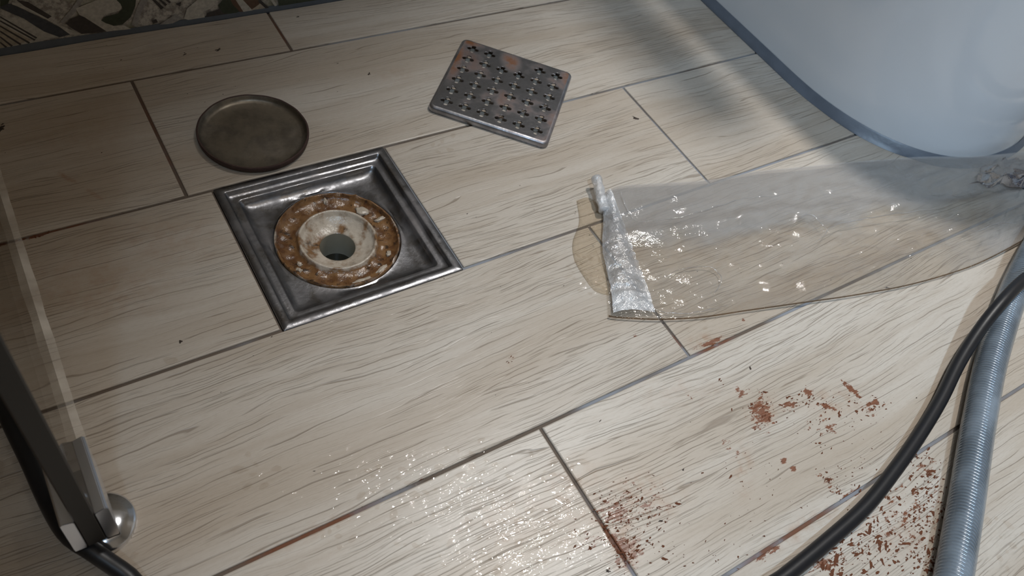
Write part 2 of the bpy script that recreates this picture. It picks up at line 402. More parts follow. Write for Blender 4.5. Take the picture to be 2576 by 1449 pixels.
M['film_seam'] = film_material('bag_seam', 0.55, (0.16, 0.11, 0.07), (0.8, 0.7, 0.6))  # brown puts the shadow at the seam into its colour
M['film_crease'] = film_material('creased_film', 0.22, (0.85, 0.85, 0.87), bump=0.25, scale=200, rough=0.10, gloss=0.18)
M['bag_print'] = film_material('blue_grey_bag_print', 0.80, (0.045, 0.06, 0.10), bump=0.25, scale=90)
M['puddle'] = film_material('puddle_water', 0.04, (0.45, 0.37, 0.27), (0.945, 0.905, 0.84), 0.38, 260, rough=0.03)
M['light_line'] = film_material('light_line_film', 0.50, (0.95, 0.90, 0.82), bump=0.04, rough=0.2)  # pale film that paints the line of light beside the glass
M['drop'] = film_material('water_drop', 0.0, (0.8, 0.8, 0.8), (0.97, 0.96, 0.95), 0.0, 60, rough=0.02)
M['hose_jacket'] = film_material('clear_hose_jacket', 0.40, (0.40, 0.47, 0.54), (0.86, 0.90, 0.93), 0.10, 200, rough=0.2)
M['hose_core'] = plain('hose_core', (0.17, 0.20, 0.23), 0.45, 0.0, 0.10, 50)
M['wire'] = plain('hose_wire', (0.70, 0.73, 0.78), 0.22, 1.0, 0.05, 50)

# ------------------------------------------------------------------ room shell
X0, X1, Y0, YW, ZC = -0.90, 1.60, -1.35, 0.6985, 2.40
DX0, DX1, DY0, DY1 = 0.1168, 0.2694, 0.3314, 0.4812     # opening for the drain
TW = 0.15
LINES = [0.6322 - TW * k for k in range(14)]              # joint lines between the rows
def grout_slab():
    bm = bmesh.new()
    z0, z1 = -0.03, -0.0016
    for x0, x1, y0, y1 in ((X0, DX0, Y0, YW), (DX1, X1, Y0, YW), (DX0, DX1, Y0, DY0), (DX0, DX1, DY1, YW)):
        box(bm, x0, x1, y0, y1, z0, z1)
    return bm
floor = from_bm('floor', grout_slab(), M['grout'], None, False)
tag(floor, kind='structure')
# visible joints of each row, then tiles 0.9 m long (every joint seen in the photo is at its measured place)
JX = {0: 0.2445, 1: 0.0963, 2: 0.5445, 3: 0.3970, 4: 0.2505}
def plank(x0, x1, y0, y1):
    bm = bmesh.new(); g = 0.0013
    cx, cy = (x0 + x1) / 2, (y0 + y1) / 2
    hx, hy = (x1 - x0) / 2 - g, (y1 - y0) / 2 - g
    b = 0.0008
    def lp(a, z): return [(-hx + a, -hy + a, z), (hx - a, -hy + a, z), (hx - a, hy - a, z), (-hx + a, hy - a, z)]
    loft(bm, [lp(0, -0.008), lp(0, -b), lp(b * 0.4, -b * 0.3), lp(b * 1.4, 0)], True, True, True)
    o = from_bm('plank', bm, M['tile'], floor, False)
    o.location = (cx, cy, 0)
rows = [(YW, LINES[0])] + list(zip(LINES, LINES[1:]))
for k, (yt, yb) in enumerate(rows):
    yb = max(yb, Y0)
    if yt - yb < 0.02: continue
    j = JX.get(k, (0.13 + 0.35 * k) % 0.9)
    xs = [j + 0.9 * i for i in range(-3, 4)]
    cuts = [X0] + [x for x in xs if X0 + 0.02 < x < X1 - 0.02] + [X1]
    for a, b in zip(cuts, cuts[1:]):
        if k == 2 and a < DX0 and b > DX1:
            plank(a, DX0, yt, yb) if False else plank(a, DX0, yb, yt); plank(DX1, b, yb, yt)
        else:
            plank(a, b, yb, yt)

def wall(name, x0, x1, y0, y1, z0, z1, m):
    bm = bmesh.new(); box(bm, x0, x1, y0, y1, z0, z1)
    return tag(from_bm(name, bm, m, None, False), kind='structure')
def mural_base():
    t = NT('mural_ground'); p = t.obj()
    n = t.noise(p, 210, 6, 0.7); n2 = t.noise(p, 30, 3)
    col = t.mix(t.ramp(n, 0.36, 0.62), (0.24, 0.215, 0.19), (0.56, 0.52, 0.46))
    col = t.mix(t.ramp(n2, 0.52, 0.7), col, (0.20, 0.20, 0.13))
    hi = t.ramp(t.sep(p)[2], 0.6995, 0.7005)
    col = t.mix(hi, col, (0.66, 0.65, 0.63))
    return t.done(t.principled(color=col, rough=0.3))
M['mural'] = mural_base()
wb = wall('wall_back', X0, X1, YW, YW + 0.06, -0.03, ZC, M['mural'])
wall('wall_left', X0 - 0.06, X0, Y0, YW, -0.03, ZC, M['wall'])
wall('wall_right', X1, X1 + 0.06, Y0, YW, -0.03, ZC, M['wall'])
wall('wall_front', X0, X1, Y0 - 0.06, Y0, -0.03, ZC, M['wall'])
wall('ceiling', X0, X1, Y0, YW, ZC, ZC + 0.06, M['ceiling'])
# the aerial-view print of the wall tiles: flat coloured patches of the print
PRINT = [((0.5, 0.47, 0.41), [(0.0147, 0.0341), (0.0324, 0.032), (0.0552, 0.0071), (0.0371, 0.0057), (0.0193, 0.0044), (0.0066, 0.0033)]), ((0.42, 0.36, 0.28), [(0.0132, 0.0284), (0.0329, 0.0082), (0.0165, 0.0054), (0.0071, 0.0053)]), ((0.06, 0.052, 0.048), [(0.0152, 0.0359), (0.0148, 0.0345), (0.0362, 0.0088), (0.0377, 0.0098)]), ((0.06, 0.052, 0.048), [(0.0142, 0.0322), (0.0138, 0.0307), (0.0345, 0.0071), (0.036, 0.008)]), ((0.06, 0.052, 0.048), [(0.0129, 0.0273), (0.0125, 0.0258), (0.0296, 0.0051), (0.0311, 0.0061)]), ((0.06, 0.052, 0.048), [(0.0116, 0.0224), (0.0112, 0.0208), (0.0226, 0.0049), (0.0241, 0.0059)]), ((0.06, 0.052, 0.048), [(0.0102, 0.017), (0.0098, 0.0154), (0.0157, 0.0047), (0.0172, 0.0057)]), ((0.06, 0.052, 0.048), [(0.0088, 0.0116), (0.0084, 0.01), (0.0112, 0.0044), (0.0127, 0.0053)]), ((0.06, 0.065, 0.075), [(0.0182, 0.0477), (0.0267, 0.0459), (0.0416, 0.0318), (0.0587, 0.0156), (0.0639, 0.0078), (0.0551, 0.0067), (0.0441, 0.0151), (0.032, 0.0304), (0.0171, 0.0433)]), ((0.045, 0.055, 0.035), [(0.0209, 0.0578), (0.0294, 0.0564), (0.0239, 0.0467), (0.0175, 0.0448)]), ((0.5, 0.47, 0.41), [(0.0272, 0.0477), (0.0355, 0.0447), (0.0578, 0.0191), (0.0731, 0.006), (0.0639, 0.0078), (0.0549, 0.0205), (0.0368, 0.0375), (0.0266, 0.0455)]), ((0.06, 0.052, 0.048), [(0.0306, 0.0494), (0.0388, 0.0457), (0.0535, 0.0288), (0.05, 0.0271), (0.035, 0.0425)]), ((0.33, 0.31, 0.29), [(0.0792, 0.0442), (0.0706, 0.0338), (0.0584, 0.0218), (0.0611, 0.0193), (0.0731, 0.0301), (0.0839, 0.0435)]), ((0.5, 0.47, 0.41), [(0.0737, 0.0332), (0.0911, 0.0382), (0.1079, 0.0394), (0.1132, 0.0312), (0.1087, 0.0245), (0.0955, 0.0228), (0.0918, 0.0176), (0.101, 0.0099), (0.1095, 0.0091), (0.1156, 0.0036), (0.0943, 0.0052), (0.0754, 0.0256)]), ((0.06, 0.052, 0.048), [(0.0628, 0.0198), (0.0679, 0.0237), (0.0755, 0.026), (0.0789, 0.0233), (0.0943, 0.0052), (0.0832, 0.0057), (0.0733, 0.0068), (0.0665, 0.0141)]), ((0.045, 0.055, 0.035), [(0.0918, 0.0176), (0.0954, 0.0207), (0.1065, 0.022), (0.1117, 0.0265), (0.1106, 0.0316), (0.1069, 0.0379), (0.1252, 0.0373), (0.1228, 0.027), (0.117, 0.0163), (0.109, 0.0101), (0.1011, 0.0103), (0.0949, 0.0141)]), ((0.06, 0.052, 0.048), [(0.1364, 0.0338), (0.1391, 0.0333), (0.1473, 0.021), (0.1443, 0.0198)]), ((0.06, 0.052, 0.048), [(0.1419, 0.0328), (0.1439, 0.0325), (0.1506, 0.0238), (0.1486, 0.0224)]), ((0.06, 0.052, 0.048), [(0.1474, 0.0319), (0.1495, 0.0316), (0.1544, 0.0257), (0.1525, 0.0247)]), ((0.33, 0.31, 0.29), [(0.1164, 0.0087), (0.1245, 0.0263), (0.1312, 0.0363), (0.1361, 0.0338), (0.1246, 0.0157), (0.121, 0.0043)]), ((0.5, 0.47, 0.41), [(0.1679, 0.0164), (0.18, 0.0255), (0.1985, 0.0232), (0.19, 0.0125), (0.1822, 0.0104), (0.1834, 0.003), (0.1701, 0.0028), (0.1637, 0.0058)]), ((0.06, 0.052, 0.048), [(0.1834, 0.003), (0.1857, 0.008), (0.1967, 0.0104), (0.208, 0.0216), (0.2137, 0.0207), (0.2016, 0.014), (0.2124, 0.0031), (0.2007, 0.003), (0.1892, 0.0038)]), ((0.045, 0.055, 0.035), [(0.197, 0.0148), (0.2022, 0.0209), (0.2097, 0.0187), (0.2173, 0.0049), (0.2124, 0.0026), (0.2009, 0.0052)]), ((0.12, 0.07, 0.045), [(0.2083, 0.0216), (0.241, 0.0161), (0.2357, 0.0071), (0.2235, 0.0029), (0.2172, 0.004), (0.2112, 0.0132)]), ((0.5, 0.47, 0.41), [(0.2129, 0.0208), (0.2191, 0.0198), (0.2307, 0.0025), (0.2211, 0.0029)]), ((0.42, 0.36, 0.28), [(0.2283, 0.0038), (0.2387, 0.0102), (0.2437, 0.0038), (0.2404, 0.0035)]), ((0.06, 0.052, 0.048), [(0.237, 0.0158), (0.2469, 0.0033), (0.2436, 0.0029), (0.236, 0.0124)]), ((0.5, 0.47, 0.41), [(0.2474, 0.0141), (0.2506, 0.0135), (0.2552, 0.0046), (0.2527, 0.0041)]), ((0.045, 0.055, 0.035), [(0.2555, 0.0154), (0.3253, 0.0046), (0.2991, 0.0006), (0.2735, 0.0032), (0.2568, 0.0038)]), ((0.06, 0.052, 0.048), [(0.1343, 0.0096), (0.1387, 0.0105), (0.1397, 0.0068), (0.1352, 0.0059)]), ((0.33, 0.31, 0.29), [(0.1407, 0.004), (0.1564, 0.0124), (0.1631, 0.0068), (0.1515, 0.0028)]), ((0.06, 0.052, 0.048), [(0.1578, 0.0234), (0.1634, 0.025), (0.1617, 0.0201)])]
pm = []
pme = bpy.data.meshes.new('mural_print'); pv, pf, pi = [], [], []
pcols = {}
for (col, poly) in PRINT:
    if col not in pcols:
        pcols[col] = len(pm); pm.append(plain('mural_ink', col, 0.35, 0.0, 0.45, 320))
    b = len(pv); dy = 0.0002 + 0.00004 * len(pf)
    pv += [(x, YW - dy, z) for x, z in poly]; pf.append(list(range(b, b + len(poly)))); pi.append(pcols[col])
pme.from_pydata(pv, [], pf)
po = link('mural_print', pme, pm, wb, False)
pme.polygons.foreach_set('material_index', pi)
# silicone along the foot of the wall
bm = bmesh.new()
prev = []
loops = []
for i in range(120):
    x = X0 + (X1 - X0) * i / 119
    w = 0.0042 + 0.0014 * mnoise.noise(Vector((x * 14, 1.3, 0))) ; h = 0.0046 + 0.0014 * mnoise.noise(Vector((x * 11, 5.1, 0)))
    loops.append([(x, YW - 0.0001, -0.001), (x, YW - w, -0.0008), (x, YW - w * 0.78, h * 0.30), (x, YW - w * 0.35, h * 0.68), (x, YW - 0.0004, h)])
loft(bm, loops, False)
tag(from_bm('trim_1', bm, M['silicone_dark']), kind='structure')

# ------------------------------------------------------------------ ceiling downlights (outside the frame, they light the room; the second is added fill)
def downlight(loc, label):
    r = empty('key_fill_downlight', (loc[0], loc[1], ZC), label, 'ceiling light', 'recessed ceiling downlights, one added as fill')
    lathe('trim_ring', [(0.058, -0.001), (0.075, -0.001), (0.077, -0.005), (0.074, -0.007), (0.060, -0.004), (0.058, -0.001)], M['ceiling'], r, 40)
    t = NT('lamp_glow')
    m = t.done(t.principled(color=(0.9, 0.9, 0.9), rough=0.5, emit=(1.0, 0.96, 0.9), emit_s=2.0))
    lathe('diffuser', [(0.0, -0.0005), (0.058, -0.0005)], m, r, 40)
downlight(KEY, 'round recessed downlight in the ceiling above the toilet')
downlight(FILL, 'unseen fill downlight added near the front wall, standing in for daylight')

# ------------------------------------------------------------------ floor drain
dcx, dcy = 0.1931, 0.4063
drain = empty('floor_drain', (dcx, dcy, 0), 'square steel floor drain sunk between the wood-look tiles, with brown stained trap', 'floor drain')
H = 0.0758
bm = bmesh.new()
sec = [(H, -0.006, 0.001), (H, 0.0002, 0.001), (H - 0.0007, 0.0009, 0.001), (H - 0.0062, 0.0009, 0.0015), (H - 0.0070, 0.0005, 0.002),
       (H - 0.0078, -0.0022, 0.0025), (H - 0.0086, -0.0032, 0.003), (H - 0.0118, -0.0036, 0.003), (H - 0.0142, -0.0034, 0.0035),
       (H - 0.0152, -0.0038, 0.0035), (H - 0.0162, -0.0066, 0.004), (H - 0.0176, -0.0082, 0.004), (H - 0.0202, -0.0096, 0.005), (H - 0.0222, -0.0102, 0.006)]
N8 = 16
for_loops = []
def pan_loop(h, z, r, ns=22, nc=6):
    out = []
    for k, (sx, sy) in enumerate(((1, 1), (-1, 1), (-1, -1), (1, -1))):
        arc = []
        for i in range(nc + 1):
            a = k * PI / 2 + i / nc * PI / 2
            arc.append(Vector((sx * (h - r) + r * math.cos(a), sy * (h - r) + r * math.sin(a), 0)))
        out += arc
        nx = ((-1, 1), (-1, -1), (1, -1), (1, 1))[k]
        a2 = (k + 1) * PI / 2
        nxt = Vector((nx[0] * (h - r) + r * math.cos(a2), nx[1] * (h - r) + r * math.sin(a2), 0))
        for i in range(1, ns): out.append(arc[-1].lerp(nxt, i / ns))
    return [(p.x, p.y, z + (0.0004 * mnoise.noise(Vector((p.x * 60, p.y * 60, z * 90))) if h < H - 0.006 else 0)) for p in out]
for h, z, r in sec: for_loops.append(pan_loop(h, z, r))
nn = len(for_loops[0])
# blend from the square pan to the round opening
def circ_like(r, z):
    out = []
    for (x, y, _) in for_loops[-1]:
        a = math.atan2(y, x); out.append((r * math.cos(a), r * math.sin(a), z))
    return out
for_loops.append([((p[0] * 0.5 + q[0] * 0.5), (p[1] * 0.5 + q[1] * 0.5), -0.0106 + 0.0003 * mnoise.noise(Vector((p[0] * 90, p[1] * 90, 0)))) for p, q in zip(for_loops[-1], circ_like(0.0540, 0))])
for_loops.append(circ_like(0.0540, -0.0108)); for_loops.append(circ_like(0.0522, -0.0104)); for_loops.append(circ_like(0.0512, -0.0112)); for_loops.append(circ_like(0.0510, -0.0150))
# long straight edges need points of their own so the pan can be uneven
loft(bm, for_loops)
from_bm('steel_frame', bm, M['drain_steel'], drain, True, 50)
def wobble(p, r):
    x, y, z = p
    k = 1.0 if 0.033 < r < 0.0505 else 0.25
    d = mnoise.noise(Vector((x * 130, y * 130, 0.3))) * 0.0015 + mnoise.noise(Vector((x * 330, y * 330, 2.3))) * 0.0008
    return (x, y, z + d * k)
trap = lathe('trap_body', [(0.0508, -0.022), (0.0508, -0.0098), (0.0502, -0.0092), (0.0492, -0.0094), (0.0482, -0.0125), (0.0462, -0.0138), (0.0440, -0.0144),
                    (0.0415, -0.0148), (0.0390, -0.0150), (0.0365, -0.0150), (0.0345, -0.0146), (0.0330, -0.0132), (0.0323, -0.0110), (0.0317, -0.0103), (0.0306, -0.0103),
                    (0.0299, -0.0110), (0.0290, -0.0138), (0.0278, -0.0150), (0.0250, -0.0170), (0.0210, -0.0196), (0.0175, -0.0206), (0.0152, -0.0212), (0.0146, -0.0220)],
             M['trap'], drain, 140, 60, wobble)
lathe('outlet_pipe', [(0.0147, -0.0215), (0.0147, -0.040), (0.0150, -0.060)], M['pipe'], drain, 48)
lathe('standing_water', [(0.0, -0.048), (0.0148, -0.048)], M['pipe_water'], drain, 32)
# pale lumps and lugs left in the trough
for (ang, rr, sx, sy, sz) in ((80, 0.0455, 0.0014, 0.0034, 0.0026), (203, 0.0440, 0.0026, 0.0022, 0.0022), (196, 0.0392, 0.0026, 0.0018, 0.0014), (320, 0.0430, 0.0030, 0.0018, 0.0016),
                              (36, 0.0400, 0.0060, 0.0040, 0.0016), (12, 0.0460, 0.0026, 0.0070, 0.0016), (272, 0.0458, 0.0085, 0.0026, 0.0020), (297, 0.0458, 0.0060, 0.0024, 0.0020)):
    bm = bmesh.new(); bmesh.ops.create_icosphere(bm, subdivisions=3, radius=1.0)
    a = math.radians(ang)
    for v in bm.verts:
        c = v.co * (1 + 0.55 * mnoise.noise(v.co * 1.8 + Vector((ang, 0, 0))) + 0.3 * mnoise.noise(v.co * 4.5 + Vector((0, ang, 0))))
        v.co = Vector((c.x * sx, c.y * sy, c.z * sz))
    bmesh.ops.rotate(bm, verts=bm.verts, cent=(0, 0, 0), matrix=Matrix.Rotation(a - PI / 2, 3, 'Z'))
    bmesh.ops.translate(bm, verts=bm.verts, vec=(rr * math.cos(a), rr * math.sin(a), -0.0142))
    from_bm('scale_lump', bm, M['lump'] if 'lump' in M else M.setdefault('lump', plain('pale_scale', (0.52, 0.44, 0.35), 0.25, 0.0, 0.3, 200, 0.3, 0.5)), drain)

# ------------------------------------------------------------------ round lid lying upside down
lid = empty('metal_disc', (0.1695, 0.5315, 0), 'round dull metal trap lid lying on the tiles, dark rusty rim', 'disc')
def lidwob(p, r):
    x, y, z = p
    a = math.atan2(y, x)
    k = 0.0006 * mnoise.noise(Vector((math.cos(a) * 4, math.sin(a) * 4, 0.0))) if z > 0.006 else 0
    return (x, y, z + k)
lathe('dish', [(0.0, 0.0016), (0.030, 0.0016), (0.0400, 0.0018), (0.0428, 0.0026), (0.0440, 0.0042), (0.0447, 0.0062), (0.0451, 0.0068)], M['lid_steel'], lid, 96, 40, lidwob)
lathe('rolled_rim', [(0.0451, 0.0068), (0.0456, 0.0072), (0.0464, 0.0071), (0.0468, 0.0064), (0.0467, 0.0040), (0.0458, 0.0016), (0.0440, 0.0004), (0.0380, 0.0), (0.0, 0.0)], M['rust_rim'], lid, 96, 50, lidwob)

# ------------------------------------------------------------------ square grate
gh = 0.0595
grate = empty('drain_grate', (0.4135, 0.5118, 0.0), 'loose square steel drain grate with clover-shaped holes, rust at its right corner', 'drain grate', rz=math.radians(-45.6))
cu = bpy.data.curves.new('grate_curve', 'CURVE'); cu.dimensions = '2D'; cu.fill_mode = 'BOTH'
cu.extrude = 0.0004; cu.bevel_depth = 0.00022; cu.bevel_resolution = 1
def poly_spline(pts):
    s = cu.splines.new('POLY'); s.points.add(len(pts) - 1); s.use_cyclic_u = True
    for q, p in zip(s.points, pts): q.co = (p[0], p[1], 0, 1)
poly_spline(rsquare(gh - 0.0034, 0.0035, 0, 5))
def clover(cx, cy, d=0.0037, r=0.0026):
    pts = []
    for k in range(4):
        a0 = k * PI / 2
        ox, oy = cx + d * math.cos(a0), cy + d * math.sin(a0)
        for i in range(9):
            a = a0 + math.radians(-125 + 250 * i / 8)
            pts.append((ox + r * math.cos(a), oy + r * math.sin(a)))
    return pts
for iy in range(6):
    for ix in range(6):
        if iy == 5 and ix in (2, 3): continue
        poly_spline(list(reversed(clover(-0.045 + 0.018 * ix, -0.045 + 0.018 * iy))))
co = bpy.data.objects.new('grate_curve', cu); COL.objects.link(co)
dg = bpy.context.evaluated_depsgraph_get()
me = bpy.data.meshes.new_from_object(co.evaluated_get(dg))
bpy.data.objects.remove(co, do_unlink=True)
me.materials.clear()
pl = link('perforated_plate', me, M['grate_steel'], grate, False)
pl.location = (0, 0, 0.0064)
bm = bmesh.new()
sk = [(gh - 0.0036, 0.0070, 0.0034), (gh - 0.0024, 0.0069, 0.0044), (gh - 0.0010, 0.0062, 0.0056), (gh - 0.0002, 0.0050, 0.0062), (gh, 0.0036, 0.0064), (gh, 0.0006, 0.0064), (gh - 0.0004, 0.0001, 0.006),
      (gh - 0.0010, 0.0006, 0.0056), (gh - 0.0010, 0.0040, 0.0056), (gh - 0.0018, 0.0052, 0.005), (gh - 0.0036, 0.0058, 0.0034)]
loft(bm, [rsquare(h, r, z, 6) for h, z, r in sk])
from_bm('rolled_rim', bm, M['grate_rim'], grate, True, 60)

# ------------------------------------------------------------------ toilet
toilet = empty('toilet', (0.905, 0.45, 0), 'white ceramic toilet pedestal rising beside the grate, grey sealant at its base', 'toilet')
def foot(hw, yf, z, n=40, off=0.0, yb=0.69):
    """plan outline: straight sides, rounded front"""
    hw += off; yf -= off
    ys = 0.435; pts = []
    for i in range(n + 1):
        a = -PI / 2 + PI * i / n        # left, front, right
        c, s_ = math.sin(a), math.cos(a)
        ex = 2.0 / 2.25
        px = math.copysign(abs(c) ** ex, c) * hw
        py = ys - (abs(s_) ** ex) * (ys - yf)
        pts.append((px, py - 0.45, z))
    pts += [(hw, 0.55 - 0.45, z), (hw, yb - 0.45, z), (0, yb - 0.45, z), (-hw, yb - 0.45, z), (-hw, 0.55 - 0.45, z)]
    return pts
bm = bmesh.new()
loft(bm, [foot(0.157, 0.243, 0.0), foot(0.1565, 0.2435, 0.012), foot(0.1535, 0.2465, 0.07), foot(0.149, 0.250, 0.15), foot(0.146, 0.245, 0.24),
          foot(0.144, 0.240, 0.32), foot(0.146, 0.232, 0.37), foot(0.146, 0.230, 0.393), foot(0.142, 0.235, 0.40), foot(0.10, 0.25, 0.40), foot(0.09, 0.27, 0.34), foot(0.04, 0.34, 0.27)], True, False, True)
from_bm('pedestal', bm, M['ceramic'], toilet, True, 60)
bm = bmesh.new(); loft(bm, [foot(0.142, 0.232, 0.400, yb=0.64), foot(0.145, 0.229, 0.404, yb=0.64), foot(0.145, 0.229, 0.413, yb=0.64), foot(0.142, 0.233, 0.418, yb=0.64)], True, True, True)
from_bm('seat', bm, M['seat'], toilet, True, 50)
bm = bmesh.new(); loft(bm, [foot(0.142, 0.232, 0.4185, yb=0.64), foot(0.144, 0.230, 0.421, yb=0.64), foot(0.143, 0.232, 0.428, yb=0.64), foot(0.130, 0.245, 0.433, yb=0.64)], True, True, True)
from_bm('seat_cover', bm, M['seat'], toilet, True, 50)
bm = bmesh.new()
def seal_loop(off, z, seed):
    pts = foot(0.157, 0.243, z, 60, off)
    out = []
    for i, p in enumerate(pts):
        k = 1 + 0.35 * mnoise.noise(Vector((p[0] * 25 + seed, p[1] * 25, z * 50)))
        c = Vector((p[0], p[1], 0)); q = Vector(foot(0.157, 0.243, z, 60, 0.0)[i])
        d = Vector((p[0] - q.x, p[1] - q.y, 0)) * k
        out.append((q.x + d.x, q.y + d.y, z))
    return out
loft(bm, [seal_loop(0.0065, 0.0002, 0.0), seal_loop(0.0058, 0.0016, 0.4), seal_loop(0.0036, 0.0042, 0.8), seal_loop(0.0012, 0.0085, 1.2), seal_loop(-0.0002, 0.0100, 1.6)])
s = from_bm('sealant', bm, M['silicone'], toilet)
tag(s, 'uneven grey sealant bead around the foot')

# unseen rail added above the toilet only to cast the soft shadow band
rail = empty('shadow_rail', (0.80, YW, 0.87), 'unseen white rail added on the back wall to cast a shadow band beside the toilet', 'added shadow caster')
bm = bmesh.new(); box(bm, -0.045, 0.045, -0.008, 0.0, -0.13, 0.13, 0.003)
from_bm('shadow_rail_plate', bm, M['seat'], rail, True, 40)
bm = bmesh.new()
ytip = 0.475 - YW
tube(bm, spline([(0, -0.006, 0.075), (0, ytip * 0.5, 0.075), (0, ytip + 0.045, 0.075), (0, ytip + 0.012, 0.055), (0, ytip, 0.0), (0, ytip + 0.012, -0.055), (0, ytip + 0.045, -0.075), (0, ytip * 0.5, -0.075), (0, -0.006, -0.075)], 60), 0.016, 16)
from_bm('shadow_rail_bar', bm, M['seat'], rail)

# ------------------------------------------------------------------ smoked glass shower screen
screen = empty('shower_screen', (-0.0347, 0.2208, 0.0), 'smoked glass shower screen standing on the floor at the left edge', 'shower screen')
def gx(y, side): return (-0.0295 if side else -0.0399) + 0.0108 * (y - 0.2208) + 0.0347
ye = 0.692 - 0.2208
bm = bmesh.new()
za, zb = 0.0275, 2.0
def gq(x, y, z): return bm.verts.new((x, y, z))
for side in (0, 1):
    f = [gq(gx(0.2208, side), 0.0, za), gq(gx(0.692, side), ye, za), gq(gx(0.692, side), ye, zb), gq(gx(0.2208, side), 0.0, zb)]
    bm.faces.new(f)
from_bm('pane', bm, M['glass'], screen, False)
bm = bmesh.new()
e = [(gx(0.2208, 0), 0.0), (gx(0.2208, 0) + 0.0008, -0.0009), (gx(0.2208, 1) - 0.0008, -0.0009), (gx(0.2208, 1), 0.0)]
loft(bm, [[(x, y, za) for x, y in e], [(x, y, zb) for x, y in e]], False)
tag(from_bm('polished_edge', bm, M['glass_edge'], screen, False), 'dark polished edge of the glass')
bm = bmesh.new()  # strip stands in for light thrown along the glass foot
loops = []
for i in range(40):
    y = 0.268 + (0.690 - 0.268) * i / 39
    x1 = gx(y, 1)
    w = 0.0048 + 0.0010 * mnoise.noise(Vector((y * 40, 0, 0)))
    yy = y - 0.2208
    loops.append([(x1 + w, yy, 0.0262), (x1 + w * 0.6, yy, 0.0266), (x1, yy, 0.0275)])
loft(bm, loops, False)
tag(from_bm('light_line_strip', bm, M['light_line'], screen), 'bright line of light along the foot of the glass, built as a clear strip')

# chrome clamp that carries the glass
clamp = empty('glass_clamp', (-0.0345, 0.2440, 0.0), 'chrome floor clamp with round base gripping the smoked glass', 'glass clamp')
bd = lathe('base_disc', [(0.0, 0.0098), (0.006, 0.0096), (0.012, 0.0084), (0.0165, 0.0062), (0.0185, 0.0045), (0.0195, 0.0040), (0.0200, 0.0030), (0.0200, 0.0)], M['chrome'], clamp, 56, 50)
bd.location = (0.0025, -0.0025, 0)
pst = lathe('post', [(0.0075, 0.008), (0.0068, 0.012), (0.0068, 0.030)], M['chrome_dull'], clamp, 24); pst.location = (0, 0, 0)
yA, yB = 0.2198 - 0.244, 0.2675 - 0.244
def jaw(xi, xo, nm):
    """one cheek of the clamp; the outer top edge is chamfered"""
    bm = bmesh.new(); s_ = 1 if xo > xi else -1
    z0, z1 = 0.0255, 0.0640
    pr = [(xi, z0), (xo, z0), (xo, z1 - 0.0012), (xo - s_ * 0.0012, z1), (xi + s_ * 0.0036, z1 - 0.0006), (xi, z1 - 0.0022)]
    loft(bm, [[(x, yA + 0.0005, z) for x, z in pr], [(x, yA, z) for x, z in pr][:0] or [(x, yA + 0.0006, z) for x, z in pr], [(x, yB, z) for x, z in pr]], True, True, True)
    bmesh.ops.remove_doubles(bm, verts=bm.verts, dist=1e-6)
    bmesh.ops.bevel(bm, geom=bm.edges[:], offset=0.0004, segments=2, affect='EDGES')
    return from_bm('jaw', bm, M['chrome_dull'], clamp, True, 30)
jaw(-0.0295 + 0.0345, -0.0226 + 0.0345, 'r')
jaw(-0.0399 + 0.0345, -0.0466 + 0.0345, 'l')
bm = bmesh.new(); box(bm, -0.0399 + 0.0345, -0.0295 + 0.0345, yA + 0.010, yB, 0.0235, 0.0274, 0.0003)
from_bm('bridge', bm, M['chrome_dull'], clamp, True, 30)

# ------------------------------------------------------------------ hoses
path = spline([(-0.12, -0.36, 0.0058), (0.04, -0.2, 0.0058), (0.15, -0.075, 0.0058), (0.235, -0.012, 0.0058), (0.31, 0.0099, 0.0058), (0.3419, 0.0118, 0.0058), (0.3802, 0.0146, 0.0058), (0.4329, 0.0201, 0.0058), (0.478, 0.03, 0.0058), (0.5205, 0.0414, 0.0062), (0.565, 0.0558, 0.008), (0.6102, 0.0739, 0.012), (0.6518, 0.0882, 0.02), (0.6854, 0.0974, 0.0305), (0.7228, 0.104, 0.034), (0.7841, 0.1097, 0.036), (1.02, 0.15, 0.03), (1.18, 0.11, 0.0058), (1.34, 0.0, 0.0058)], 260)
bm = bmesh.new(); tube(bm, path, 0.0056, 20)
tag(from_bm('black_hose', bm, M['black']), 'black rubber hose curving down the right side beside the clear hose', 'hose')
path = spline([(-0.36, 0.56, 0.0056), (-0.2, 0.585, 0.0056), (-0.1, 0.52, 0.0056), (-0.0682, 0.4332, 0.0056), (-0.0658, 0.3831, 0.0056), (-0.0626, 0.3394, 0.0056), (-0.0575, 0.2979, 0.006), (-0.0537, 0.2631, 0.008), (-0.0481, 0.2363, 0.0165), (-0.0391, 0.2208, 0.0165), (-0.0327, 0.2109, 0.013), (-0.0265, 0.2013, 0.009), (-0.0133, 0.1751, 0.0056), (0.05, 0.09, 0.0056), (0.06, -0.08, 0.0056), (-0.05, -0.25, 0.0056)], 200)
bm = bmesh.new(); tube(bm, path, 0.0054, 20)
tag(from_bm('black_hose', bm, M['black']), 'black rubber hose at the lower left, passing under the chrome clamp', 'hose')
cp = [(0.06, -0.62, 0.0128), (0.16, -0.36, 0.0128), (0.3, -0.17, 0.0128), (0.3947, -0.0788, 0.0128), (0.4507, -0.0471, 0.0128), (0.5032, -0.0167, 0.0128), (0.5803, 0.0289, 0.0128), (0.6525, 0.0678, 0.0128), (0.7558, 0.1138, 0.0145), (0.8873, 0.1589, 0.024), (1.12, 0.225, 0.016), (1.3, 0.27, 0.0128), (1.48, 0.22, 0.0128)]
hose = empty('clear_hose', (cp[3][0], cp[3][1], 0.0), 'thick clear grey hose with a wire spiral, lower right corner', 'hose')
base = Vector((cp[3][0], cp[3][1], 0.0))
path = [p - base for p in spline(cp, 420)]
bm = bmesh.new(); tube(bm, path, lambda i: 0.0126, 36)
from_bm('clear_jacket', bm, M['hose_jacket'], hose)
